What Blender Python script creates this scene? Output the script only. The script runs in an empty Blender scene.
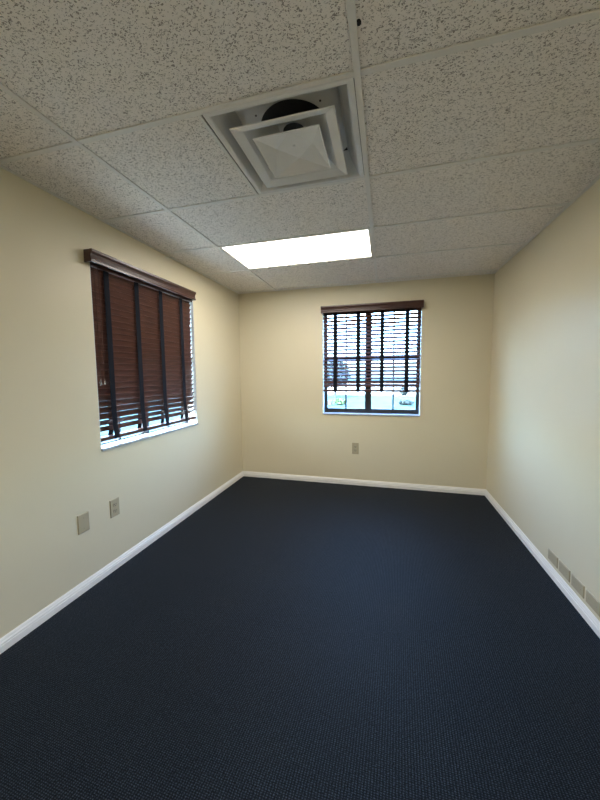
import bpy, bmesh, math, random
from mathutils import Vector, Matrix
random.seed(7)
S = bpy.context.scene
COL = S.collection

# ------------------------------------------------------------------ measures
EYE = 1.372                       # camera height above the carpet
XL, XR = -1.837, 1.0935           # left and right wall faces
YB, YR = 3.858, -3.30             # far wall face, wall behind the camera
H = 2.396                         # ceiling height
WT = 0.16                         # wall thickness

# ------------------------------------------------------------------ materials
def mat(name, base, rough=0.6, spec=0.5, metal=0.0):
    m = bpy.data.materials.new(name); m.use_nodes = True
    nt = m.node_tree; b = nt.nodes['Principled BSDF']
    b.inputs['Base Color'].default_value = (*base, 1)
    b.inputs['Roughness'].default_value = rough
    b.inputs['Specular IOR Level'].default_value = spec
    b.inputs['Metallic'].default_value = metal
    return m, nt, b

def node(nt, t, **kw):
    n = nt.nodes.new(t)
    for k, v in kw.items():
        if k in n.inputs: n.inputs[k].default_value = v
        else: setattr(n, k, v)
    return n

def ramp(nt, stops):
    r = nt.nodes.new('ShaderNodeValToRGB'); e = r.color_ramp.elements
    while len(e) < len(stops): e.new(0.5)
    for i, (p, c) in enumerate(stops):
        e[i].position = p; e[i].color = (*c, 1)
    return r

def bump(nt, b, height, strength, dist):
    bp = node(nt, 'ShaderNodeBump', Strength=strength, Distance=dist)
    nt.links.new(height, bp.inputs['Height']); nt.links.new(bp.outputs['Normal'], b.inputs['Normal'])

def simple(name, base, rough=0.6, spec=0.5, metal=0.0, var=0.06, scale=14.0, bstr=0.05, stretch=(1, 1, 1)):
    m, nt, b = mat(name, base, rough, spec, metal)
    tc = node(nt, 'ShaderNodeTexCoord'); mp = node(nt, 'ShaderNodeMapping')
    mp.inputs['Scale'].default_value = stretch
    nz = node(nt, 'ShaderNodeTexNoise', Scale=scale, Detail=4.0)
    nt.links.new(tc.outputs['Object'], mp.inputs['Vector']); nt.links.new(mp.outputs[0], nz.inputs['Vector'])
    lo = tuple(c * (1 - var) for c in base); hi = tuple(min(1, c * (1 + var)) for c in base)
    r = ramp(nt, [(0.3, lo), (0.7, hi)])
    nt.links.new(nz.outputs['Fac'], r.inputs['Fac']); nt.links.new(r.outputs['Color'], b.inputs['Base Color'])
    if bstr: bump(nt, b, nz.outputs['Fac'], bstr, 0.002)
    return m

M = {}
def build_materials():
    # cream painted drywall, faint orange peel
    m, nt, b = mat('cream_paint', (0.715, 0.653, 0.485), 0.42, 0.42)
    tc = node(nt, 'ShaderNodeTexCoord')
    n1 = node(nt, 'ShaderNodeTexNoise', Scale=1.6, Detail=3.0)
    n2 = node(nt, 'ShaderNodeTexNoise', Scale=170.0, Detail=2.0)
    for q in (n1, n2): nt.links.new(tc.outputs['Object'], q.inputs['Vector'])
    r = ramp(nt, [(0.3, (0.705, 0.643, 0.475)), (0.7, (0.725, 0.663, 0.495))])
    nt.links.new(n1.outputs['Fac'], r.inputs['Fac']); nt.links.new(r.outputs['Color'], b.inputs['Base Color'])
    bump(nt, b, n2.outputs['Fac'], 0.12, 0.0012)
    M['wall'] = m
    # dark navy loop carpet
    m, nt, b = mat('navy_carpet', (0.012, 0.017, 0.027), 0.55, 0.10)
    b.inputs['Sheen Weight'].default_value = 0.0
    b.inputs['Sheen Roughness'].default_value = 0.5
    b.inputs['Sheen Tint'].default_value = (0.6, 0.75, 1, 1)
    tc = node(nt, 'ShaderNodeTexCoord')
    mp = node(nt, 'ShaderNodeMapping'); mp.inputs['Rotation'].default_value = (0, 0, 0.04)
    nt.links.new(tc.outputs['Object'], mp.inputs['Vector'])
    wx = node(nt, 'ShaderNodeTexWave', Scale=31.0, Distortion=2.4, Detail=2.0); wx.bands_direction = 'X'
    wx.inputs['Detail Scale'].default_value = 3.0
    wy = node(nt, 'ShaderNodeTexWave', Scale=47.0, Distortion=2.8, Detail=2.0); wy.bands_direction = 'Y'
    wy.inputs['Detail Scale'].default_value = 3.0
    nz = node(nt, 'ShaderNodeTexNoise', Scale=190.0, Detail=3.0)
    nb = node(nt, 'ShaderNodeTexNoise', Scale=1.3, Detail=3.0)
    for q in (wx, wy, nz, nb): nt.links.new(mp.outputs[0], q.inputs['Vector'])
    mu = node(nt, 'ShaderNodeMath', operation='MULTIPLY'); nt.links.new(wx.outputs['Fac'], mu.inputs[0]); nt.links.new(wy.outputs['Fac'], mu.inputs[1])
    ad = node(nt, 'ShaderNodeMath', operation='ADD'); m3 = node(nt, 'ShaderNodeMath', operation='MULTIPLY'); m3.inputs[1].default_value = 0.55
    nt.links.new(mu.outputs[0], m3.inputs[0])
    nt.links.new(m3.outputs[0], ad.inputs[0]); nt.links.new(nz.outputs['Fac'], ad.inputs[1])
    r = ramp(nt, [(0.30, (0.0010, 0.0018, 0.0038)), (0.52, (0.0085, 0.0128, 0.0205)), (0.80, (0.045, 0.062, 0.088))])
    hf = node(nt, 'ShaderNodeMath', operation='MULTIPLY'); hf.inputs[1].default_value = 0.75
    nt.links.new(ad.outputs[0], hf.inputs[0]); nt.links.new(hf.outputs[0], r.inputs['Fac'])
    hs = node(nt, 'ShaderNodeMix', data_type='RGBA', blend_type='MULTIPLY'); hs.inputs[0].default_value = 1
    r2 = ramp(nt, [(0.3, (0.88, 0.88, 0.9)), (0.7, (1.1, 1.1, 1.1))])
    nt.links.new(nb.outputs['Fac'], r2.inputs['Fac'])
    nt.links.new(r.outputs['Color'], hs.inputs[6]); nt.links.new(r2.outputs['Color'], hs.inputs[7])
    nt.links.new(hs.outputs[2], b.inputs['Base Color'])
    bump(nt, b, ad.outputs[0], 0.5, 0.004)
    M['carpet'] = m
    # fissured mineral fibre ceiling tile
    m, nt, b = mat('fissured_ceiling_tile', (0.7, 0.68, 0.64), 0.95, 0.1)
    tc = node(nt, 'ShaderNodeTexCoord')
    mp = node(nt, 'ShaderNodeMapping'); mp.inputs['Rotation'].default_value = (0, 0, 0.5); mp.inputs['Scale'].default_value = (1, 1.45, 1)
    nt.links.new(tc.outputs['Object'], mp.inputs['Vector'])
    wn = node(nt, 'ShaderNodeTexNoise', Scale=55.0, Detail=2.0); nt.links.new(mp.outputs[0], wn.inputs['Vector'])
    wm = node(nt, 'ShaderNodeMix', data_type='RGBA', blend_type='LINEAR_LIGHT'); wm.inputs[0].default_value = 0.02
    nt.links.new(mp.outputs[0], wm.inputs[6]); nt.links.new(wn.outputs['Color'], wm.inputs[7])
    vo = node(nt, 'ShaderNodeTexVoronoi', Scale=118.0, Randomness=1.0); nt.links.new(wm.outputs[2], vo.inputs['Vector'])
    n2 = node(nt, 'ShaderNodeTexNoise', Scale=110.0, Detail=3.0, Roughness=0.7); nt.links.new(mp.outputs[0], n2.inputs['Vector'])
    n3 = node(nt, 'ShaderNodeTexNoise', Scale=3.0, Detail=2.0); nt.links.new(tc.outputs['Object'], n3.inputs['Vector'])
    # a dot only where the cell's own random value passes
    sp = node(nt, 'ShaderNodeSeparateColor'); nt.links.new(vo.outputs['Color'], sp.inputs[0])
    rad = node(nt, 'ShaderNodeMath', operation='MULTIPLY_ADD'); rad.inputs[1].default_value = 0.62; rad.inputs[2].default_value = -0.16
    nt.links.new(sp.outputs[0], rad.inputs[0])
    sub = node(nt, 'ShaderNodeMath', operation='SUBTRACT'); nt.links.new(vo.outputs['Distance'], sub.inputs[0]); nt.links.new(rad.outputs[0], sub.inputs[1])
    r1 = ramp(nt, [(0.0, (0, 0, 0)), (0.10, (1, 1, 1))]); nt.links.new(sub.outputs[0], r1.inputs['Fac'])
    r2 = ramp(nt, [(0.33, (0, 0, 0)), (0.42, (1, 1, 1))]); nt.links.new(n2.outputs['Fac'], r2.inputs['Fac'])
    mul = node(nt, 'ShaderNodeMath', operation='MULTIPLY'); nt.links.new(r1.outputs['Color'], mul.inputs[0]); nt.links.new(r2.outputs['Color'], mul.inputs[1])
    r3 = ramp(nt, [(0.0, (0.34, 0.31, 0.28)), (1.0, (0.90, 0.855, 0.805))]); nt.links.new(mul.outputs[0], r3.inputs['Fac'])
    nt.links.new(r3.outputs['Color'], b.inputs['Base Color'])
    bump(nt, b, mul.outputs[0], 0.55, 0.003)
    M['tile'] = m
    M['tee'] = simple('white_enamel_tee', (0.78, 0.76, 0.72), 0.5, 0.3, var=0.02, bstr=0)
    M['trim'] = simple('white_gloss_trim', (0.88, 0.87, 0.85), 0.3, 0.5, var=0.02, bstr=0.02)
    M['liner'] = simple('white_painted_return', (0.68, 0.68, 0.67), 0.5, 0.4, var=0.02, bstr=0.02)
    M['sill'] = simple('white_marble_sill', (0.47, 0.50, 0.56), 0.22, 0.5, var=0.06, scale=9, bstr=0)
    M['vent'] = simple('white_vent_enamel', (0.76, 0.755, 0.74), 0.27, 0.5, var=0.02, bstr=0)
    M['duct'] = simple('black_flexible_duct', (0.012, 0.013, 0.017), 0.6, 0.4, var=0.3, scale=60, bstr=0.2)
    M['galv'] = simple('dark_screw_steel', (0.08, 0.078, 0.075), 0.6, 0.3, 0.0)
    M['wood'] = simple('dark_walnut_slat', (0.088, 0.034, 0.021), 0.40, 0.28, var=0.35, scale=9, bstr=0.06, stretch=(1, 1, 14))
    M['wood_y'] = M['wood']
    M['valance'] = simple('dark_walnut_valance', (0.060, 0.026, 0.020), 0.32, 0.5, var=0.3, scale=9, bstr=0.05, stretch=(1, 1, 14))
    M['tape'] = simple('navy_cloth_tape', (0.010, 0.012, 0.020), 0.9, 0.2, var=0.2, scale=300, bstr=0.2)
    M['cord'] = simple('brown_cord', (0.05, 0.024, 0.016), 0.7, 0.3)
    M['tassel'] = simple('glossy_tassel', (0.16, 0.13, 0.11), 0.15, 0.6, 0.5)
    M['bronze'] = simple('dark_bronze_frame', (0.018, 0.017, 0.019), 0.4, 0.5, var=0.1, bstr=0)
    M['almond'] = simple('ivory_wall_plate', (0.44, 0.385, 0.265), 0.45, 0.3, var=0.02, bstr=0)
    M['device'] = simple('ivory_receptacle', (0.38, 0.335, 0.235), 0.33, 0.5, var=0.02, bstr=0)
    M['slot'] = simple('black_slot', (0.01, 0.01, 0.01), 0.6, 0.3, bstr=0)
    M['lightframe'] = simple('white_troffer_frame', (0.75, 0.73, 0.67), 0.4, 0.4, var=0.02, bstr=0)
    # prismatic lens of the fluorescent troffer (a lamp: it emits)
    m, nt, b = mat('lit_prismatic_lens', (0.85, 0.85, 0.82), 0.3, 0.5)
    tc = node(nt, 'ShaderNodeTexCoord'); ck = node(nt, 'ShaderNodeTexVoronoi', Scale=75.0)
    nt.links.new(tc.outputs['Object'], ck.inputs['Vector'])
    bump(nt, b, ck.outputs['Distance'], 0.3, 0.003)
    b.inputs['Emission Color'].default_value = (1.0, 0.94, 0.85, 1)
    b.inputs['Emission Strength'].default_value = LAMP
    M['lens'] = m
    m2 = m.copy(); m2.name = 'added_fill_lens'; m2.node_tree.nodes['Principled BSDF'].inputs['Emission Strength'].default_value = FILL_REAR
    M['lens_fill'] = m2  # stronger lens copy for the added fill light behind the camera
    # tinted window glass
    m = bpy.data.materials.new('tinted_window_glass'); m.use_nodes = True; nt = m.node_tree; nt.nodes.clear()
    o = node(nt, 'ShaderNodeOutputMaterial'); mx = node(nt, 'ShaderNodeMixShader')
    tr = node(nt, 'ShaderNodeBsdfTransparent'); tr.inputs[0].default_value = (0.74, 0.89, 0.98, 1)
    gl = node(nt, 'ShaderNodeBsdfGlossy', Roughness=0.02)
    fr = node(nt, 'ShaderNodeFresnel', IOR=1.45)
    ge = node(nt, 'ShaderNodeNewGeometry')          # reflect at the outer face only, so the sheet does not trap light
    no = node(nt, 'ShaderNodeMath', operation='SUBTRACT'); no.inputs[0].default_value = 1.0
    nt.links.new(ge.outputs['Backfacing'], no.inputs[1])
    ff = node(nt, 'ShaderNodeMath', operation='MULTIPLY'); nt.links.new(fr.outputs[0], ff.inputs[0]); nt.links.new(no.outputs[0], ff.inputs[1])
    nt.links.new(ff.outputs[0], mx.inputs[0]); nt.links.new(tr.outputs[0], mx.inputs[1]); nt.links.new(gl.outputs[0], mx.inputs[2])
    nt.links.new(mx.outputs[0], o.inputs[0])
    M['glass'] = m
    M['grass'] = simple('lawn_grass', (0.019, 0.040, 0.040), 0.95, 0.1, var=0.4, scale=2.5, bstr=0)
    M['road'] = simple('pale_asphalt', (0.04, 0.045, 0.055), 0.9, 0.2, var=0.08, scale=5, bstr=0)
    M['kerb'] = simple('pale_concrete', (0.24, 0.215, 0.18), 0.9, 0.2, var=0.08, scale=5, bstr=0)
    M['leaf'] = simple('green_leaf', (0.007, 0.012, 0.011), 0.6, 0.3, var=0.5, scale=3, bstr=0)
    M['leaf_light'] = simple('bright_green_leaf', (0.032, 0.055, 0.018), 0.6, 0.3, var=0.4, scale=6, bstr=0)
    M['bark'] = simple('grey_bark', (0.03, 0.03, 0.035), 0.9, 0.2, var=0.3, scale=12, bstr=0.2)
    M['tan'] = simple('tan_utility_box', (0.030, 0.021, 0.012), 0.6, 0.3, var=0.1)

LAMP = 11.0
FILL_REAR = 23.0
SKY = 7.2
build_materials()

# ------------------------------------------------------------------ mesh helpers
def box(bm, x0, x1, y0, y1, z0, z1, bev=0.0, seg=1):
    vs = [bm.verts.new((x, y, z)) for x in (x0, x1) for y in (y0, y1) for z in (z0, z1)]
    f = [(0, 1, 3, 2), (4, 6, 7, 5), (0, 4, 5, 1), (2, 3, 7, 6), (0, 2, 6, 4), (1, 5, 7, 3)]
    fs = [bm.faces.new([vs[i] for i in q]) for q in f]
    if bev:
        es = list({e for q in fs for e in q.edges})
        bmesh.ops.bevel(bm, geom=es, offset=bev, segments=seg, affect='EDGES', profile=0.5)
    return fs

def extrude_profile(bm, prof, p0, p1, inward, up=Vector((0, 0, 1)), m0=0.0, m1=0.0):
    """closed profile [(d, h)] (d along inward) swept from p0 to p1; m0/m1 mitre the ends per unit d"""
    p0, p1 = Vector(p0), Vector(p1); t = (p1 - p0).normalized(); iv = Vector(inward)
    A = [bm.verts.new(p0 + iv * d + up * h + t * (m0 * d)) for d, h in prof]
    B = [bm.verts.new(p1 + iv * d + up * h - t * (m1 * d)) for d, h in prof]
    n = len(prof)
    for i in range(n):
        bm.faces.new((A[i], A[(i + 1) % n], B[(i + 1) % n], B[i]))
    bm.faces.new(A[::-1]); bm.faces.new(B)

def tube(bm, pts, r, seg=8, closed_ends=True):
    rings = []
    pts = [Vector(p) for p in pts]
    for i, p in enumerate(pts):
        d = (pts[min(i + 1, len(pts) - 1)] - pts[max(i - 1, 0)]).normalized()
        a = d.orthogonal().normalized(); b2 = d.cross(a)
        rr = r[i] if isinstance(r, (list, tuple)) else r
        rings.append([bm.verts.new(p + (a * math.cos(k * 2 * math.pi / seg) + b2 * math.sin(k * 2 * math.pi / seg)) * rr) for k in range(seg)])
    for i in range(len(rings) - 1):
        for k in range(seg):
            bm.faces.new((rings[i][k], rings[i][(k + 1) % seg], rings[i + 1][(k + 1) % seg], rings[i + 1][k]))
    if closed_ends:
        bm.faces.new(rings[0][::-1]); bm.faces.new(rings[-1])

def lathe(bm, prof, c, axis='Z', seg=20):
    rings = []
    for r, h in prof:
        ring = []
        for k in range(seg):
            a = 2 * math.pi * k / seg
            if axis == 'Z': v = (c[0] + r * math.cos(a), c[1] + r * math.sin(a), c[2] + h)
            elif axis == 'X': v = (c[0] + h, c[1] + r * math.cos(a), c[2] + r * math.sin(a))
            else: v = (c[0] + r * math.cos(a), c[1] + h, c[2] + r * math.sin(a))
            ring.append(bm.verts.new(v))
        rings.append(ring)
    for i in range(len(rings) - 1):
        for k in range(seg):
            bm.faces.new((rings[i][k], rings[i][(k + 1) % seg], rings[i + 1][(k + 1) % seg], rings[i + 1][k]))
    bm.faces.new(rings[0][::-1]); bm.faces.new(rings[-1])

def obj(name, bm, m, parent=None, smooth=False, weld=False):
    if weld: bmesh.ops.remove_doubles(bm, verts=bm.verts, dist=1e-5)
    bmesh.ops.recalc_face_normals(bm, faces=bm.faces)
    me = bpy.data.meshes.new(name); bm.to_mesh(me); bm.free()
    if smooth:
        for p in me.polygons: p.use_smooth = True
    me.materials.append(m)
    o = bpy.data.objects.new(name, me); COL.objects.link(o)
    if parent:
        o.parent = parent
        o.matrix_parent_inverse = Matrix.Translation(-Vector(parent.location))
    return o

def tag(o, label=None, cat=None, group=None, kind=None):
    if label: o['label'] = label
    if cat: o['category'] = cat
    if group: o['group'] = group
    if kind: o['kind'] = kind
    return o

def empty(name, loc):
    o = bpy.data.objects.new(name, None); o.empty_display_size = 0.1
    o.location = loc; COL.objects.link(o); return o

def struct(o, label=None, cat=None):
    return tag(o, label, cat, kind='structure')

# ------------------------------------------------------------------ windows' openings
LW = dict(a0=1.690, a1=2.832, z0=EYE - 0.512, z1=EYE + 0.752)     # along y, in the left wall
BW = dict(a0=-0.742, a1=0.388, z0=EYE - 0.512, z1=EYE + 0.752)    # along x, in the far wall

# ------------------------------------------------------------------ shell
bm = bmesh.new(); box(bm, XL - WT, XR + WT, YR - WT, YB + WT, -0.12, 0)
struct(obj('floor', bm, M['carpet']), 'dark navy blue looped carpet covering the whole floor', 'floor')

def wall_with_hole(name, to3, a0, a1, w, label):
    bm = bmesh.new()
    zt = H + 0.25
    for (p0, p1, q0, q1) in ((a0, w['a0'], 0, zt), (w['a1'], a1, 0, zt), (w['a0'], w['a1'], 0, w['z0']), (w['a0'], w['a1'], w['z1'], zt)):
        box(bm, *to3(p0, p1, q0, q1))
    return struct(obj(name, bm, M['wall']), label, 'wall')
wall_with_hole('wall_left', lambda p0, p1, q0, q1: (XL - WT, XL, p0, p1, q0, q1), YR - WT, YB, LW,
               'cream painted wall with the closed brown blind, on the left')
wall_with_hole('wall_back', lambda p0, p1, q0, q1: (p0, p1, YB, YB + WT, q0, q1), XL - WT, XR + WT, BW,
               'cream painted far wall with the bright half raised blind')
bm = bmesh.new(); box(bm, XR, XR + WT, YR - WT, YB, 0, H + 0.25)
struct(obj('wall_right', bm, M['wall']), 'plain cream painted wall without window, on the right', 'wall')
bm = bmesh.new(); box(bm, XL, XR, YR - WT, YR, 0, H + 0.25)
struct(obj('wall_rear', bm, M['wall']), 'cream painted wall behind the camera', 'wall')

# baseboards: colonial profile
BP = [(0, 0), (0.014, 0), (0.014, 0.034), (0.0095, 0.0365), (0.0095, 0.0405), (0.0125, 0.0425), (0.0120, 0.047), (0.0075, 0.054), (0.0075, 0.058), (0.0045, 0.065), (0.0035, 0.068), (0, 0.068)]
def baseboard(name, p0, p1, inward, label):
    bm = bmesh.new(); extrude_profile(bm, BP, p0, p1, inward, m0=1, m1=1)
    struct(obj(name, bm, M['trim']), label, 'baseboard')
baseboard('baseboard_left', (XL, YR, 0), (XL, YB, 0), (1, 0, 0), 'white moulded baseboard along the foot of the left wall')
baseboard('baseboard_back', (XL, YB, 0), (XR, YB, 0), (0, -1, 0), 'white moulded baseboard along the foot of the far wall')
baseboard('baseboard_right', (XR, YB, 0), (XR, YR, 0), (-1, 0, 0), 'white moulded baseboard along the foot of the right wall')
baseboard('baseboard_rear', (XR, YR, 0), (XL, YR, 0), (0, 1, 0), 'white moulded baseboard along the foot of the rear wall')

# ------------------------------------------------------------------ suspended ceiling
GX = [-1.326, -0.106]                       # main tees (run into the room)
GY = [YR, -2.473, -1.863, -1.253, -0.643, -0.033, 0.577, 1.187, 1.797, 2.407, 3.017, 3.714]
TW = 0.012                                  # half a tee face
VENT = dict(x0=-0.714, x1=-0.118, y0=1.203, y1=1.787)
LIGHT = dict(x0=-1.314, x1=-0.118, y0=2.423, y1=3.005)
FILL_LIGHT_REAR = dict(x0=-1.314, x1=-0.118, y0=-1.841, y1=-1.265)  # unseen fixture added to brighten the front ceiling and walls

def in_cut(xa, xb, ya, yb):
    xm, ym = (xa + xb) / 2, (ya + yb) / 2
    for c in (VENT, LIGHT, FILL_LIGHT_REAR):
        if c['x0'] < xm < c['x1'] and c['y0'] < ym < c['y1']: return True
    return False
bm = bmesh.new()
ys = [YR] + GY[1:] + [YB]
for i in range(len(ys) - 1):
    xs = [XL, GX[0], GX[1], XR]
    if abs(ys[i] - 1.187) < 1e-6: xs = [XL, GX[0], -0.726, GX[1], XR]
    for j in range(len(xs) - 1):
        x0, x1, y0, y1 = xs[j], xs[j + 1], ys[i], ys[i + 1]
        if in_cut(x0, x1, y0, y1): continue
        g = 0.0085
        box(bm, x0 + (g if j else 0), x1 - (g if j < len(xs) - 2 else 0), y0 + (g + 0.010 if i else 0), y1 - (g - 0.010 if i < len(ys) - 2 else 0), H + 0.001, H + 0.018, 0.002)
ceil = struct(obj('ceiling', bm, M['tile']), 'suspended ceiling of off-white fissured tiles', 'ceiling')
# the concrete deck above the tiles closes the void
bm = bmesh.new(); box(bm, XL - WT, XR + WT, YR - WT, YB + WT, H + 0.25, H + 0.35)
obj('ceiling_deck', bm, M['duct'], ceil)
# exposed tee grid
bm = bmesh.new()
for gx in GX: box(bm, gx - TW, gx + TW, YR, YB, H - 0.006, H + 0.0005, 0.0008)
for gx in GX: box(bm, gx - 0.001, gx + 0.001, YR, YB, H, H + 0.03)
for gy in GY[1:]:
    spans = [(XL, GX[0] - TW), (GX[0] + TW, GX[1] - TW), (GX[1] + TW, XR)]
    for a, b in spans:
        box(bm, a, b, gy - TW + 0.010, gy + TW + 0.010, H - 0.0052, H + 0.0005, 0.0008)
box(bm, -0.726 - TW + 0.004, -0.726 + TW - 0.004, 1.187 + TW + 0.01, 1.797 - TW + 0.01, H - 0.0052, H + 0.0005, 0.0008)
obj('ceiling_grid', bm, M['tee'], ceil)
# small black chip beside the main tee
bm = bmesh.new(); lathe(bm, [(0.0015, -0.0015), (0.0065, -0.001), (0.008, 0.0005), (0.006, 0.002)], (-0.089, 1.040, H), seg=10)
for v in bm.verts: v.co.y = 1.040 + (v.co.y - 1.040) * 1.35
tag(obj('chip', bm, M['slot'], ceil), 'small black chip in a tile edge')
# wall angle round the room
bm = bmesh.new(); AP = [(0, -0.005), (0.021, -0.005), (0.021, -0.0005), (0, -0.0005)]
extrude_profile(bm, AP, (XL, YR, H), (XL, YB, H), (1, 0, 0), m0=1, m1=1)
extrude_profile(bm, AP, (XL, YB, H), (XR, YB, H), (0, -1, 0), m0=1, m1=1)
extrude_profile(bm, AP, (XR, YB, H), (XR, YR, H), (-1, 0, 0), m0=1, m1=1)
struct(obj('trim_1', bm, M['tee']), 'thin white metal angle between the walls and the ceiling tiles', 'trim')

# ------------------------------------------------------------------ troffer light
def troffer(c, label, lens):
    lr = empty('ceiling_light', ((c['x0'] + c['x1']) / 2, (c['y0'] + c['y1']) / 2, H))
    tag(lr, label, 'ceiling light')
    bm = bmesh.new(); e = 0.017
    for (x0, x1, y0, y1) in ((c['x0'], c['x1'], c['y0'], c['y0'] + e), (c['x0'], c['x1'], c['y1'] - e, c['y1']),
                             (c['x0'], c['x0'] + e, c['y0'] + e, c['y1'] - e), (c['x1'] - e, c['x1'], c['y0'] + e, c['y1'] - e)):
        box(bm, x0, x1, y0, y1, H - 0.003, H + 0.012, 0.001)
    obj('frame', bm, M['lightframe'], lr)
    bm = bmesh.new(); box(bm, c['x0'] + e, c['x1'] - e, c['y0'] + e, c['y1'] - e, H + 0.004, H + 0.009)
    obj('diffuser', bm, lens, lr)
    bm = bmesh.new()
    box(bm, c['x0'], c['x1'], c['y0'], c['y1'], H + 0.095, H + 0.105)
    for (x0, x1, y0, y1) in ((c['x0'], c['x1'], c['y0'], c['y0'] + .003), (c['x0'], c['x1'], c['y1'] - .003, c['y1']),
                             (c['x0'], c['x0'] + .003, c['y0'] + .003, c['y1'] - .003), (c['x1'] - .003, c['x1'], c['y0'] + .003, c['y1'] - .003)):
        box(bm, x0, x1, y0, y1, H + 0.012, H + 0.095)
    obj('housing', bm, M['lightframe'], lr)
    for k in range(5):
        bm = bmesh.new(); x = c['x0'] + 0.22 + k * 0.195
        box(bm, x - 0.014, x + 0.014, c['y1'] - 0.014, c['y1'] - 0.001, H - 0.013, H - 0.003, 0.001)
        obj('latch', bm, M['galv'], lr)
    for k in range(7):
        bm = bmesh.new(); x = c['x0'] + 0.10 + k * 0.16
        box(bm, x - 0.010, x + 0.010, c['y0'] + 0.002, c['y0'] + 0.009, H - 0.006, H - 0.003, 0.001)
        obj('hinge', bm, M['galv'], lr)

troffer(LIGHT, 'lit rectangular white fluorescent ceiling light with a prismatic lens', M['lens'])
troffer(FILL_LIGHT_REAR, 'added unseen fill light in the ceiling behind the camera', M['lens_fill'])

# ------------------------------------------------------------------ square ceiling diffuser
c = VENT; cx, cy = -0.4155, 1.4965
vr = empty('ceiling_vent', (cx, cy, H))
tag(vr, 'square white metal air vent with nested louvres set in the ceiling', 'air vent')
def sq_ring(bm, levels):
    """levels: [(half, z)] square rings skinned in order"""
    R = []
    for hlf, z in levels:
        R.append([bm.verts.new((cx + sx * hlf, cy + sy * hlf, z)) for sx, sy in ((-1, -1), (1, -1), (1, 1), (-1, 1))])
    for i in range(len(R) - 1):
        for k in range(4):
            bm.faces.new((R[i][k], R[i][(k + 1) % 4], R[i + 1][(k + 1) % 4], R[i + 1][k]))
    return R
def solid_ring(bm, levels, t=0.0012):
    """closed shell: inner face levels, then the same offset upward/outward"""
    a = sq_ring(bm, levels)
    b = sq_ring(bm, [(h + t, z + t) for h, z in levels])
    for R0, R1 in ((a[0], b[0]), (a[-1], b[-1])):
        for k in range(4):
            bm.faces.new((R0[k], R0[(k + 1) % 4], R1[(k + 1) % 4], R1[k]))
bm = bmesh.new()
solid_ring(bm, [(0.2945, H - 0.007), (0.2915, H - 0.0085), (0.276, H - 0.0085), (0.270, H - 0.004), (0.262, H + 0.010), (0.238, H + 0.050), (0.222, H + 0.088), (0.218, H + 0.092)])
obj('frame', bm, M['vent'], vr)
# back pan with the round neck hole
def ring_plate(bm, half, rr, z, N=48):
    circ, sqv = [], []
    for k in range(N):
        a = 2 * math.pi * (k + 0.5) / N; q = half / max(abs(math.cos(a)), abs(math.sin(a)))
        circ.append(bm.verts.new((cx + rr * math.cos(a), cy + rr * math.sin(a), z)))
        sqv.append(bm.verts.new((cx + q * math.cos(a), cy + q * math.sin(a), z)))
    up1 = [bm.verts.new(v.co + Vector((0, 0, 0.0015))) for v in circ]; up2 = [bm.verts.new(v.co + Vector((0, 0, 0.0015))) for v in sqv]
    for k in range(N):
        q = (k + 1) % N
        bm.faces.new((circ[k], circ[q], sqv[q], sqv[k])); bm.faces.new((up1[k], up1[q], up2[q], up2[k]))
        bm.faces.new((circ[k], circ[q], up1[q], up1[k])); bm.faces.new((sqv[k], sqv[q], up2[q], up2[k]))
bm = bmesh.new(); ring_plate(bm, 0.2195, 0.150, H + 0.092)
obj('back_pan', bm, M['vent'], vr)
bm = bmesh.new()
prof = []
for k in range(15):
    prof.append((0.149 + (0.004 if k % 2 else 0), 0.094 + k * 0.010))
prof2 = [(r + 0.002, h) for r, h in prof]
lathe(bm, prof + [(0.02, 0.236)], (cx, cy, H), seg=40)
obj('duct', bm, M['duct'], vr, smooth=False)
# the two nested louvres and the stamped centre plate
bm = bmesh.new()
solid_ring(bm, [(0.2165, H - 0.024), (0.2155, H - 0.026), (0.2125, H - 0.0255), (0.176, H - 0.013), (0.120, H + 0.028), (0.090, H + 0.050), (0.062, H + 0.074)])
ring_plate(bm, 0.0625, 0.050, H + 0.0745)
obj('outer_louvre', bm, M['vent'], vr)
bm = bmesh.new()
h0, z0, z1 = 0.144, H - 0.026, H + 0.012
rim = [bm.verts.new((cx + sx * h0, cy + sy * h0, z0)) for sx, sy in ((-1, -1), (1, -1), (1, 1), (-1, 1))]
lip = [bm.verts.new((cx + sx * (h0 - 0.004), cy + sy * (h0 - 0.004), z0)) for sx, sy in ((-1, -1), (1, -1), (1, 1), (-1, 1))]
d = 0.086
dm = [bm.verts.new((cx + d * sx, cy + d * sy, z1)) for sx, sy in ((0, -1), (1, 0), (0, 1), (-1, 0))]
ctr = bm.verts.new((cx, cy, z1 - 0.001))
for k in range(4):
    q = (k + 1) % 4
    bm.faces.new((rim[k], rim[q], lip[q], lip[k]))
    bm.faces.new((lip[k], lip[q], dm[k]))                 # flank below each side
    bm.faces.new((lip[q], dm[q], dm[k]))                  # facet at each corner
    bm.faces.new((dm[k], dm[q], ctr))
geo = bmesh.ops.extrude_face_region(bm, geom=list(bm.faces))
bmesh.ops.translate(bm, vec=(0, 0, 0.002), verts=[g for g in geo['geom'] if isinstance(g, bmesh.types.BMVert)])
plate = obj('centre_plate', bm, M['vent'], vr)
bm = bmesh.new(); lathe(bm, [(0.004, -0.003), (0.0075, -0.002), (0.0085, 0.0005)], (cx, cy, z1 - 0.001), seg=14)
obj('rivet', bm, M['vent'], plate)
for sx, sy in ((-1, -1), (1, -1), (-1, 1), (1, 1)):
    bm = bmesh.new(); lathe(bm, [(0.002, -0.003), (0.004, -0.002), (0.005, 0.0005)], (cx + sx * 0.142, cy + sy * 0.108, H + 0.0915), seg=10)
    obj('screw', bm, M['galv'], vr)
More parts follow.
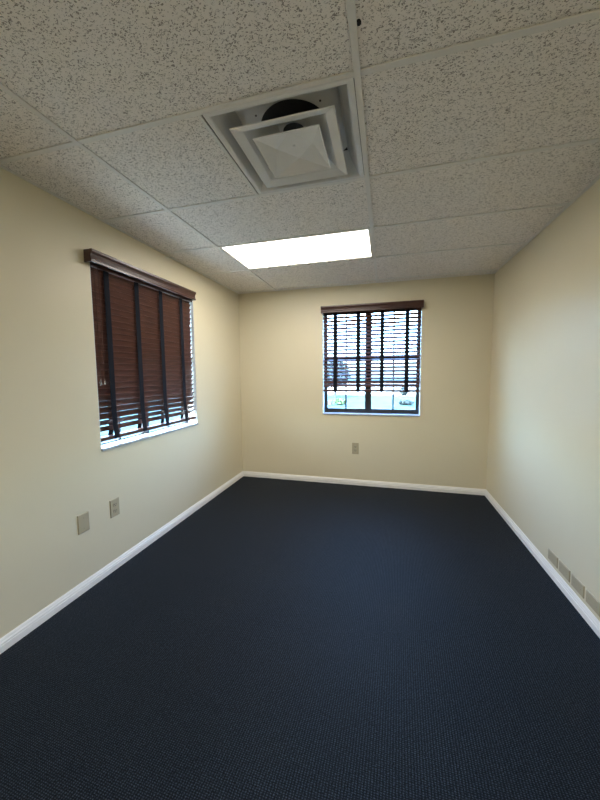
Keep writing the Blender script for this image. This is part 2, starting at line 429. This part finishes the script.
for sx in (-1, 1):                                       # hanger brackets between neck and louvres
    bm = bmesh.new()
    box(bm, cx + sx * 0.136 - 0.008, cx + sx * 0.136 + 0.008, cy - 0.001, cy + 0.001, H + 0.030, H + 0.0915)
    obj('hanger', bm, M['vent'], vr)

# ------------------------------------------------------------------ windows
def window(name, W, P, label, low=0.034):
    """P(a, d, z) -> world point; a runs along the wall, d goes outward from the wall face"""
    a0, a1, z0, z1 = W['a0'], W['a1'], W['z0'], W['z1']
    def bx(bm, aa, ab, da, db, za, zb, bev=0):
        p, q = P(aa, da, za), P(ab, db, zb)
        box(bm, min(p[0], q[0]), max(p[0], q[0]), min(p[1], q[1]), max(p[1], q[1]), min(p[2], q[2]), max(p[2], q[2]), bev)
    root = empty(name, P((a0 + a1) / 2, 0.1, z0)); struct(root, label, 'window')
    t = 0.004; zs = z0 + 0.018
    bm = bmesh.new()
    bx(bm, a0, a0 + t, 0.0, 0.10, zs, z1); bx(bm, a1 - t, a1, 0.0, 0.10, zs, z1); bx(bm, a0 + t, a1 - t, 0.0, 0.10, z1 - t, z1)
    obj('return', bm, M['liner'], root)
    bm = bmesh.new(); bx(bm, a0, a1, -0.012, 0.10, z0, zs, 0.003)
    obj('sill', bm, M['sill'], root)
    f = 0.028; d0, d1 = 0.10, 0.15
    bm = bmesh.new()
    bx(bm, a0, a0 + f, d0, d1, z0, z1); bx(bm, a1 - f, a1, d0, d1, z0, z1)
    bx(bm, a0 + f, a1 - f, d0, d1, z0, zs + low); bx(bm, a0 + f, a1 - f, d0, d1, z1 - f, z1)
    obj('frame', bm, M['bronze'], root)
    mid = (a0 + a1) / 2 - 0.024; mw = 0.026
    bm = bmesh.new(); bx(bm, mid - mw, mid + mw, d0 - 0.004, d1, zs + low, z1 - f, 0.002)
    obj('mullion', bm, M['bronze'], root)
    zm = EYE + 0.172
    for (u0, u1) in ((a0 + f, mid - mw), (mid + mw, a1 - f)):
        for (v0, v1, dd) in ((zs + low, zm, 0.108), (zm, z1 - f, 0.124)):
            s = 0.012; lo = 0.030 if v0 < zm - 0.3 else 0.034
            hi = 0.034 if v1 < zm + 0.3 else 0.016
            if v0 >= zm: lo = 0.034
            else: lo = 0.016 if low > 0.03 else 0.006
            bm = bmesh.new()
            bx(bm, u0, u0 + s, dd, dd + 0.016, v0, v1); bx(bm, u1 - s, u1, dd, dd + 0.016, v0, v1)
            bx(bm, u0 + s, u1 - s, dd, dd + 0.016, v0, v0 + lo); bx(bm, u0 + s, u1 - s, dd, dd + 0.016, v1 - hi, v1)
            um = (u0 + u1) / 2
            bx(bm, um - 0.009, um + 0.009, dd + 0.001, dd + 0.015, v0 + lo, v1 - hi)
            sash = obj('sash', bm, M['bronze'], root)
            bm = bmesh.new(); bx(bm, u0 + s - 0.001, u1 - s + 0.001, dd + 0.006, dd + 0.009, v0 + lo - 0.001, v1 - hi + 0.001)
            pane = obj('pane', bm, M['glass'], root)
            pane.parent = sash; pane.matrix_parent_inverse = Matrix.Identity(4)
            bm2 = None
    return root
PL = lambda a, d, z: (XL - d, a, z)
PB = lambda a, d, z: (a, YB + d, z)
window('window_1', LW, PL, 'dark bronze framed window with a white sill behind the closed blind', 0.002)
window('window_2', BW, PB, 'dark bronze framed window in the far wall, daylight below its blind')

# ------------------------------------------------------------------ wooden blinds
def blind(W, P, va0, va1, label, tilt_out, ztop, zlow, zbot, nslat, tapes, dc, open_low=False, cords=None, inset=0.006):
    """P(a, d, z) with d outward; tilt_out = rise (radians) of a slat going outward"""
    def pt(a, d, z): return Vector(P(a, d, z))
    root = empty('window_blind', P((va0 + va1) / 2, 0, ztop)); tag(root, label, 'blind', 'dark wooden venetian blinds')
    a0, a1 = W['a0'] + inset, W['a1'] - inset
    def sweep(bm, prof, aa, ab):
        A = [bm.verts.new(pt(aa, d, z)) for d, z in prof]; B = [bm.verts.new(pt(ab, d, z)) for d, z in prof]
        n = len(prof)
        for i in range(n): bm.faces.new((A[i], A[(i + 1) % n], B[(i + 1) % n], B[i]))
        bm.faces.new(A[::-1]); bm.faces.new(B)
    # moulded valance with returns at both ends
    zv0, zv1 = EYE + 0.708, EYE + 0.784
    def vp(off): return [(-0.066 + off, zv1), (-0.066 + off, zv1 - 0.014), (-0.062 + off, zv1 - 0.020), (-0.056 + off, zv1 - 0.026), (-0.053 + off, zv1 - 0.040),
                         (-0.055 + off, zv1 - 0.056), (-0.060 + off, zv1 - 0.062), (-0.060 + off, zv0), (-0.046 + off, zv0), (-0.046 + off, zv1)]
    bm = bmesh.new(); sweep(bm, vp(0), va0, va1)
    obj('valance', bm, M['valance'], root)
    for (e0, e1) in ((va0, va0 + 0.012), (va1 - 0.012, va1)):
        bm = bmesh.new(); p, q = pt(e0, -0.046, zv0), pt(e1, -0.0005, zv1)
        box(bm, min(p.x, q.x), max(p.x, q.x), min(p.y, q.y), max(p.y, q.y), zv0, zv1, 0.001)
        obj('valance_return', bm, M['valance'], root)
    def bx(bm, aa, ab, da, db, za, zb, bev=0):
        p, q = pt(aa, da, za), pt(ab, db, zb)
        box(bm, min(p.x, q.x), max(p.x, q.x), min(p.y, q.y), max(p.y, q.y), za, zb, bev)
    bm = bmesh.new(); bx(bm, a0, a1, dc - 0.028, dc + 0.028, W['z1'] - 0.048, W['z1'] - 0.006, 0.002)
    obj('headrail', bm, M['valance'], root)
    # slats
    bm = bmesh.new(); hw = 0.025; th = 0.0027
    pitch = (ztop - zlow) / nslat; edges = []
    for k in range(nslat):
        zc = ztop - pitch * (k + 0.5)
        t = tilt_out(k / (nslat - 1)) + random.uniform(-0.012, 0.012)
        up, dn = [], []
        for s in (-1, -0.5, 0, 0.5, 1):
            cr = 0.0022 * (1 - s * s)
            d = dc + hw * s * math.cos(t) - cr * math.sin(t); z = zc + hw * s * math.sin(t) + cr * math.cos(t)
            nx, nz = -math.sin(t) * th / 2, math.cos(t) * th / 2
            up.append((d + nx, z + nz)); dn.append((d - nx, z - nz))
        sw = random.uniform(-0.0012, 0.0012)
        sweep(bm, up + dn[::-1], a0 + sw + 0.001, a1 + sw - 0.001)
        edges.append((dc - hw * math.cos(t), zc - hw * math.sin(t), dc + hw * math.cos(t), zc + hw * math.sin(t)))
    obj('slats', bm, M['wood'], root)
    bm = bmesh.new(); bx(bm, a0, a1, dc - 0.025, dc + 0.025, zbot - 0.026, zbot, 0.003)
    obj('bottom_rail', bm, M['wood'], root)
    # cloth ladder tapes: a front and a back ribbon joined under the rail
    for a in tapes:
        bm = bmesh.new(); w = 0.0215
        fr = [(min(dc - 0.021, edges[0][0] - 0.004), W['z1'] - 0.048)]
        for e in edges: fr.append((e[0] - 0.0026, e[1]))
        fr += [(dc - 0.029, zbot - 0.004), (dc - 0.027, zbot - 0.022)]
        bk = [(dc + 0.027, zbot - 0.022), (dc + 0.029, zbot - 0.004)]
        for e in reversed(edges): bk.append((e[2] + 0.0026, e[3]))
        bk.append((dc + 0.024, W['z1'] - 0.048))
        path = fr + bk
        L = [bm.verts.new(pt(a - w, d, z)) for d, z in path]; Rr = [bm.verts.new(pt(a + w, d, z)) for d, z in path]
        for i in range(len(path) - 1): bm.faces.new((L[i], L[i + 1], Rr[i + 1], Rr[i]))
        o = obj('ladder_tape', bm, M['tape'], root)
        md = o.modifiers.new('thickness', 'SOLIDIFY'); md.thickness = 0.0010; md.offset = 0
        # knotted tape end under the bottom rail
        bm = bmesh.new(); g = pt(a, dc - 0.012, zbot - 0.025)
        lathe(bm, [(0.003, -0.007), (0.010, -0.004), (0.012, 0.000), (0.009, 0.003)], g, seg=12)
        kn = obj('tape_button', bm, M['valance'], root)
    if cords:
        for (a, zb) in cords:
            bm = bmesh.new(); d = dc - 0.036
            tube(bm, [pt(a, d + 0.004, W['z1'] - 0.03), pt(a, d, W['z1'] - 0.15), pt(a + 0.002, d, (W['z1'] + zb) / 2), pt(a, d, zb)], 0.0014, 6)
            cd = obj('tilt_cord', bm, M['cord'], root)
            bm = bmesh.new(); g = pt(a, d, zb - 0.03)
            lathe(bm, [(0.003, -0.002), (0.009, 0.0), (0.0095, 0.004), (0.007, 0.016), (0.004, 0.028), (0.0025, 0.034)], g, seg=14)
            ts = obj('tassel', bm, M['tassel'], root, smooth=True)
            ts.parent = cd; ts.matrix_parent_inverse = Matrix.Identity(4)
    return root

def fix_children_world():
    pass

# left blind: nearly shut, its lowest slats flatter
tl = lambda s: -math.radians(63 - 3 * s if s < 0.95 else 50)
blind(LW, PL, 1.652, 2.788, 'closed dark brown wooden blind with four navy tapes, filling the left wall window',
      tl, EYE + 0.722, EYE - 0.392, EYE - 0.425, 26, [1.832, 2.108, 2.380, 2.660], 0.032, cords=[(1.716, EYE - 0.035), (1.748, EYE - 0.03)])
tb = lambda s: math.radians(41 - 13 * s if s < 0.93 else 44)
blind(BW, PB, -0.752, 0.3965, 'half raised dark brown wooden blind with open slats, on the far wall window',
      tb, EYE + 0.722, EYE - 0.176, EYE - 0.205, 21, [-0.591, -0.317, -0.042, 0.235], 0.036)

# ------------------------------------------------------------------ electrical plates
def plate_box(bm, P, w, h, t=0.006):
    """bevelled plate lying on the wall: P(a, d, z) with d into the room"""
    c = [(-w / 2, -h / 2), (w / 2, -h / 2), (w / 2, h / 2), (-w / 2, h / 2)]
    R = []
    for ins, d in ((0, 0.0002), (0, t * 0.45), (0.0035, t), ):
        R.append([bm.verts.new(P(a - math.copysign(ins, a), d, z - math.copysign(ins, z))) for a, z in c])
    for i in range(len(R) - 1):
        for k in range(4): bm.faces.new((R[i][k], R[i][(k + 1) % 4], R[i + 1][(k + 1) % 4], R[i + 1][k]))
    bm.faces.new(R[0][::-1]); bm.faces.new(R[-1])

def screw(P, a, z, parent, axis, t=0.006):
    bm = bmesh.new(); p = P(a, t, z)
    sgn = (Vector(P(0, 1, 0)) - Vector(P(0, 0, 0)))
    s = sgn.x if axis == 'X' else sgn.y
    lathe(bm, [(0.0034, -0.0005 * s), (0.0034, 0.0006 * s), (0.002, 0.0012 * s)], p, axis=axis, seg=10)
    obj('screw', bm, M['device'], parent)

def blank(P, axis, w, h, label, group=None):
    r = empty('wall_plate', P(0, 0, 0)); tag(r, label, 'wall plate', group)
    bm = bmesh.new(); plate_box(bm, P, w, h); obj('cover', bm, M['almond'], r)
    if h > w:
        for z in (-h * 0.28, h * 0.28): screw(P, 0, z, r, axis)
    else:
        for a in (-w * 0.28, w * 0.28): screw(P, a, 0, r, axis)
    return r

def outlet(P, axis, label, w=0.078, h=0.124):
    r = empty('wall_outlet', P(0, 0, 0)); tag(r, label, 'power outlet')
    bm = bmesh.new(); plate_box(bm, P, w, h); obj('cover', bm, M['almond'], r)
    screw(P, 0, 0, r, axis)
    for zc in (-0.0225, 0.0225):
        bm = bmesh.new(); pts = []
        for k in range(24):
            a = 2 * math.pi * k / 24
            x = 0.0172 * math.cos(a); z = max(-0.0135, min(0.0135, 0.0172 * math.sin(a)))
            pts.append((x, z + zc))
        A = [bm.verts.new(P(x, 0.0058, z)) for x, z in pts]; B = [bm.verts.new(P(x, 0.0078, z)) for x, z in pts]
        for k in range(24): bm.faces.new((A[k], A[(k + 1) % 24], B[(k + 1) % 24], B[k]))
        bm.faces.new(A[::-1]); bm.faces.new(B)
        rec = obj('receptacle', bm, M['device'], r)
        for (xa, hh) in ((-0.0063, 0.0085), (0.0063, 0.0065)):
            bm = bmesh.new(); p, q = P(xa - 0.0012, 0.0074, zc + 0.003 - hh / 2), P(xa + 0.0012, 0.0082, zc + 0.003 + hh / 2)
            box(bm, *sorted((p[0], q[0])), *sorted((p[1], q[1])), *sorted((p[2], q[2])))
            s = obj('slot', bm, M['slot'], r); s.parent = rec; s.matrix_parent_inverse = Matrix.Identity(4)
        bm = bmesh.new(); p, q = P(-0.0022, 0.0074, zc - 0.0105), P(0.0022, 0.0082, zc - 0.006)
        box(bm, *sorted((p[0], q[0])), *sorted((p[1], q[1])), *sorted((p[2], q[2])))
        s = obj('slot', bm, M['slot'], r); s.parent = rec; s.matrix_parent_inverse = Matrix.Identity(4)
    return r

blank(lambda a, d, z: (XL + d, 1.528 + a, EYE - 0.932 + z), 'X', 0.079, 0.122,
      'upright blank ivory wall plate on the left wall, nearer the camera than the outlet')
outlet(lambda a, d, z: (XL + d, 1.770 + a, EYE - 0.934 + z), 'X', 'ivory power outlet on the left wall below the closed blind')
outlet(lambda a, d, z: (-0.341 + a, YB - d, EYE - 0.918 + z), 'Y', 'ivory power outlet on the far wall below the bright window', 0.08, 0.14)
GP = 'blank plates low on the right wall'
for y, lb in ((2.388, 'blank ivory plate low on the right wall, nearest of four to the far corner'),
              (2.247, 'blank ivory plate low on the right wall, second of four from the far corner'),
              (2.103, 'blank ivory plate low on the right wall, third of four from the far corner'),
              (1.960, 'blank ivory plate low on the right wall, fourth from the far corner')):
    blank(lambda a, d, z, y=y: (XR - d, y - a, EYE - 1.241 + z), 'X', 0.122, 0.073, lb, GP)

# ------------------------------------------------------------------ outdoors, seen under the blinds
GZ = -0.15
bm = bmesh.new(); box(bm, -60, 60, -30, 90, GZ - 0.2, GZ)
for f in list(bm.faces): pass
struct(obj('lawn', bm, M['grass']), 'sunlit green lawn outside the windows', 'lawn')
bm = bmesh.new(); box(bm, -60, 60, 22.5, 60, GZ, GZ + 0.02)
struct(obj('road', bm, M['kerb']), 'pale paved road beyond the lawn', 'road')
bm = bmesh.new(); box(bm, -60, 60, 20.9, 21.4, GZ, GZ + 0.04)
struct(obj('kerb', bm, M['road']), 'grey kerb between lawn and road', 'kerb')

bm = bmesh.new(); box(bm, -4.9, XL - WT - 0.02, -8, 9, GZ, GZ + 0.03)  # pale strip added to brighten the left blind's gaps and bounce light up
struct(obj('walkway', bm, M['kerb']), 'added light-bouncing pale concrete walkway outside the left window', 'walkway')

def leaves(bm, c, rad, n, size):
    for _ in range(n):
        v = Vector((random.gauss(0, 1), random.gauss(0, 1), random.gauss(0, 1))).normalized() * random.uniform(0.55, 1.0)
        p = Vector(c) + Vector((v.x * rad[0], v.y * rad[1], v.z * rad[2]))
        a = Vector((random.gauss(0, 1), random.gauss(0, 1), random.gauss(0, 1))).normalized()
        b = a.orthogonal().normalized(); cc = a.cross(b) * 0.12
        s = size * random.uniform(0.7, 1.3)
        q = [p - a * s, p + b * s * 0.45 + cc * s, p + a * s, p - b * s * 0.45 + cc * s]
        vs = [bm.verts.new(x) for x in q]; bm.faces.new(vs)

def shrub(loc, rad, n, size, m, label, group=None):
    r = empty('shrub', loc); tag(r, label, 'shrub', group)
    bm = bmesh.new(); leaves(bm, (loc[0], loc[1], loc[2] + rad[2] * 0.95), rad, n, size)
    obj('foliage', bm, m, r)
    bm = bmesh.new()
    for k in range(5):
        a = k * 1.26
        tube(bm, [(loc[0] + 0.02 * math.cos(a), loc[1] + 0.02 * math.sin(a), loc[2] - 0.01),
                  (loc[0] + 0.5 * rad[0] * math.cos(a), loc[1] + 0.5 * rad[1] * math.sin(a), loc[2] + rad[2] * 1.1)], [0.02, 0.008], 6)
    obj('stem', bm, M['bark'], r)

def tree(loc, trunk_h, crown_c, rad, n, size, label):
    r = empty('tree', loc); tag(r, label, 'tree')
    bm = bmesh.new()
    x, y, z = loc
    tube(bm, [(x, y, z - 0.02), (x + 0.02, y, z + trunk_h * 0.6), (x - 0.02, y, z + trunk_h), (x, y, crown_c[2])], [0.09, 0.075, 0.07, 0.03], 10)
    for k in range(6):
        a = k * 1.05
        tube(bm, [(x, y, z + trunk_h * 0.9), (x + rad[0] * 0.6 * math.cos(a), y + rad[1] * 0.6 * math.sin(a), crown_c[2] + random.uniform(-0.2, 0.3) * rad[2])], [0.04, 0.012], 6)
    obj('trunk', bm, M['bark'], r)
    bm = bmesh.new(); leaves(bm, crown_c, rad, n, size)
    obj('crown', bm, M['leaf'], r)

tree((-2.92, 19.1, GZ), 0.7, (-3.0, 19.1, EYE - 0.05), (1.05, 1.0, 0.85), 1500, 0.11, 'green tree on the lawn seen through the left of the far blind')
shrub((-2.05, 15.0, GZ), (0.30, 0.3, 0.16), 320, 0.06, M['leaf_light'], 'low green shrub beside the brown box on the lawn outside')
shrub((0.95, 15.5, GZ), (0.36, 0.3, 0.12), 420, 0.055, M['leaf'], 'low dark shrub standing in for a shadow on the lawn, seen in the right pane of the far window')  # dark foliage placed where a shadow lies on the grass
shrub((1.20, 21.9, GZ), (0.30, 0.28, 0.30), 520, 0.07, M['leaf'], 'upright dark shrub beside the road in the right pane of the far window')
b0 = empty('utility_box', (-2.56, 14.9, GZ)); tag(b0, 'brown utility box on the lawn outside the far window', 'utility box')
bm = bmesh.new(); box(bm, -2.69, -2.43, 14.75, 15.02, GZ, GZ + 0.17, 0.01, 2); obj('body', bm, M['tan'], b0)
bm = bmesh.new(); box(bm, -2.705, -2.415, 14.735, 15.035, GZ + 0.171, GZ + 0.20, 0.01, 2); obj('lid', bm, M['tan'], b0)
shrub((-5.6, 3.6, GZ), (0.6, 1.2, 0.40), 1500, 0.06, M['leaf_light'], 'bright green shrub outside below the closed blind of the left window')

# ------------------------------------------------------------------ parents: sub-parts keep their world place
for o in list(bpy.data.objects):
    if o.parent and o.parent.type == 'MESH' and o.parent.parent:
        # the parent mesh carries world coordinates; its own matrix is (offset by) the root
        o.matrix_parent_inverse = Matrix.Identity(4)

# ------------------------------------------------------------------ daylight
w = bpy.data.worlds.new('World'); S.world = w; w.use_nodes = True; nt = w.node_tree
sky = nt.nodes.new('ShaderNodeTexSky'); sky.sky_type = 'NISHITA'; sky.sun_disc = False
sky.sun_elevation = math.radians(48); sky.sun_rotation = math.radians(200); sky.air_density = 1.0; sky.dust_density = 3.6
nt.links.new(sky.outputs[0], nt.nodes['Background'].inputs['Color'])
nt.nodes['Background'].inputs['Strength'].default_value = SKY
for nm, loc, rot, sx, sy in (('daylight_portal', ((BW['a0'] + BW['a1']) / 2, YB + WT + 0.01, (BW['z0'] + BW['z1']) / 2), (-math.pi / 2, 0, 0), BW['a1'] - BW['a0'], BW['z1'] - BW['z0']),
                             ('daylight_portal', (XL - WT - 0.01, (LW['a0'] + LW['a1']) / 2, (LW['z0'] + LW['z1']) / 2), (0, -math.pi / 2, 0), LW['z1'] - LW['z0'], LW['a1'] - LW['a0'])):
    L = bpy.data.lights.new(nm, 'AREA'); L.shape = 'RECTANGLE'; L.size = sx; L.size_y = sy
    L.cycles.is_portal = True
    o = bpy.data.objects.new(nm, L); o.location = loc; o.rotation_euler = rot; COL.objects.link(o)

# ------------------------------------------------------------------ camera
yaw, pitch, roll, fpx = -0.2614, -0.0842, -0.0095, 319.257
cy_, sy_, cp, sp_ = math.cos(yaw), math.sin(yaw), math.cos(pitch), math.sin(pitch)
F = Vector((sy_ * cp, cy_ * cp, sp_)); R0 = Vector((cy_, -sy_, 0)); U0 = R0.cross(F)
Rt = R0 * math.cos(roll) + U0 * math.sin(roll); Up = -R0 * math.sin(roll) + U0 * math.cos(roll)
cd = bpy.data.cameras.new('Camera'); cam = bpy.data.objects.new('Camera', cd); COL.objects.link(cam)
mw = Matrix((Rt, Up, -F)).transposed().to_4x4(); mw.translation = (0, 0, EYE)
cam.matrix_world = mw
cd.sensor_fit = 'HORIZONTAL'; cd.sensor_width = 36.0; cd.lens = fpx / 600 * 36.0; cd.clip_start = 0.02; cd.clip_end = 300
S.camera = cam
vs = S.view_settings
vs.view_transform = 'Standard'; vs.look = 'None'; vs.gamma = 1.0; vs.use_curve_mapping = False; vs.exposure = 0.58
